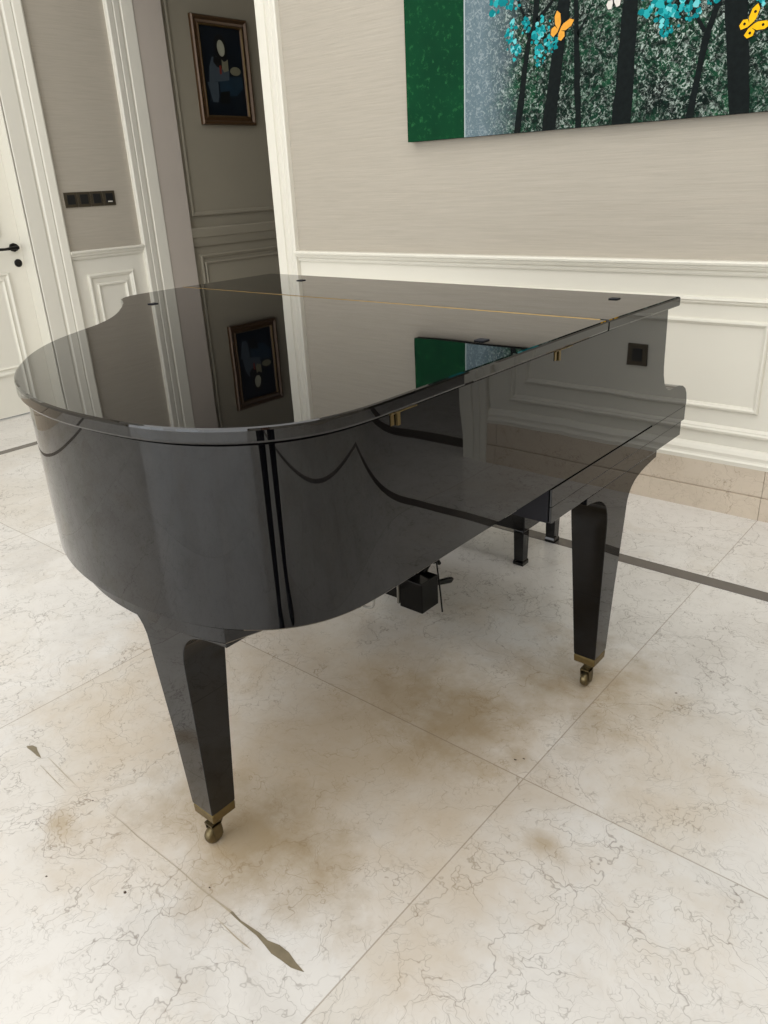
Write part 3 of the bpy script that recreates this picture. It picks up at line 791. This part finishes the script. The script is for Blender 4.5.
dg = bpy.context.evaluated_depsgraph_get(); dg.update()
bm = bmesh.new(); bm.from_mesh(raw.evaluated_get(dg).to_mesh())
# fingers, rooted in the palms
for s in (-1, 1):
    for q, (off, ln) in enumerate(((-.024, .062), (-.008, .072), (.008, .068), (.023, .055))):
        b0 = Vector((s*.07+off*.4, .235+.0, 1.225+off)); 
        tube(bm, [b0, b0+Vector((-s*.012, ln*.45, .006)), b0+Vector((-s*.035, ln*.7, .004)), b0+Vector((-s*.05, ln*.72, 0))], [.009, .0085, .008, .006], 8)
    b0 = Vector((s*.065, .20, 1.245)); tube(bm, [b0, b0+Vector((-s*.018, .022, .02)), b0+Vector((-s*.03, .045, .025))], [.011, .010, .007], 8)
# nose, ears, eyes
for s in (-1, 1):
    lathe(bm, [(.001, -.006), (.022, -.003), (.022, .003), (.001, .006)], 'x', (s*.078, .012, 1.625), 12)
    lathe(bm, [(.001, -.012), (.009, -.006), (.011, 0), (.009, .006), (.001, .012)], 'y', (s*.03, .105, 1.64), 12)
loops(bm, [[(-.004, .108, 1.65), (.004, .108, 1.65), (.003, .10, 1.65), (-.003, .10, 1.65)], [(-.011, .118, 1.605), (.011, .118, 1.605), (.012, .10, 1.603), (-.012, .10, 1.603)]])
tube(bm, [(-.022, .098, 1.578), (0, .106, 1.577), (.022, .098, 1.578)], [.003, .006, .003], 8)
for f in bm.faces:
    c_ = f.calc_center_median()
    f.material_index = 1 if (c_.z > 1.485 or (c_.y > .15 and c_.z > 1.1)) else 0
me = bpy.data.meshes.new('person'); finish(bm, 60); bm.to_mesh(me); bm.free()
bpy.data.objects.remove(raw)
person = bpy.data.objects.new('person', me); C.objects.link(person)
me.materials.append(M['cloth']); me.materials.append(M['skin'])
tag(person, 'person in black trousers, mirrored as a thin dark streak in the curved tail', 'person')
bm = bmesh.new(); bmesh.ops.create_uvsphere(bm, u_segments=20, v_segments=14, radius=1)
for v in bm.verts: v.co = Vector((v.co.x*.09, v.co.y*.108+.0, v.co.z*.10+1.672)) if not (v.co.y > .35 and v.co.z < .45) else Vector((v.co.x*.07, v.co.y*.06, v.co.z*.06+1.70))
obj('hair', bm, M['hair'], person, 60)
for s in (-1, 1):
    bm = bmesh.new(); sec = []
    for y, w, h in ((-.065, .028, .07), (-.05, .038, .10), (0, .042, .10), (.05, .045, .075), (.11, .05, .055), (.17, .045, .04), (.20, .028, .028)):
        sec.append([(s*.115+w*math.cos(a), y+(-.09 if s == 1 else .03), max(.0, h/2+h/2*math.sin(a))) for a in [2*PI*i/12 for i in range(12)]])
    loops(bm, sec); obj('shoe', bm, M['shoe'], person, 50)
person.location = (.18, -.205, 0); person.rotation_euler = (0, 0, math.atan2(.62, .72))

# ------------------------------------------------------------------ light
def area(name, loc, rot, sx, sy, e, col=(1, 1, 1)):
    l = bpy.data.lights.new(name, 'AREA'); l.shape = 'RECTANGLE'; l.size = sx; l.size_y = sy; l.energy = e; l.color = col
    o = bpy.data.objects.new(name, l); C.objects.link(o); o.location = loc; o.rotation_euler = rot; return o
area('skylight_lamp', (-1.1, .2, H-.03), (0, 0, 0), 6.2, 4.8, 152, (.965, .98, 1))
area('window_lamp', (-1.1, YN+.05, 2.1), (math.radians(90), 0, 0), 7.4, 3.8, 265, (.93, .97, 1))
area('corridor_lamp', (-4.1, 5.2, 3.15), (0, 0, 0), .6, .6, 2.2, (1, .93, .82))
w = bpy.data.worlds.new('World'); bpy.context.scene.world = w; w.use_nodes = True
w.node_tree.nodes['Background'].inputs[0].default_value = (.85, .92, 1, 1); w.node_tree.nodes['Background'].inputs[1].default_value = 1.0

# ------------------------------------------------------------------ camera
cam = bpy.data.cameras.new('camera'); co = bpy.data.objects.new('camera', cam); C.objects.link(co)
cam.sensor_fit = 'VERTICAL'; cam.sensor_height = 36; cam.lens = 772.58/1024*36; cam.clip_start = .02
Rm = Matrix(((0.76637213, -0.22034819, 0.60342392), (0.64072353, 0.32994339, -0.69326093), (-0.04633694, 0.91792376, 0.39404169)))
co.matrix_world = Matrix.Translation((0, 0, 1.315)) @ Rm.to_4x4()
bpy.context.scene.camera = co
sc = bpy.context.scene
sc.view_settings.view_transform = 'Standard'; sc.view_settings.look = 'None'; sc.view_settings.exposure = 0; sc.view_settings.gamma = 1
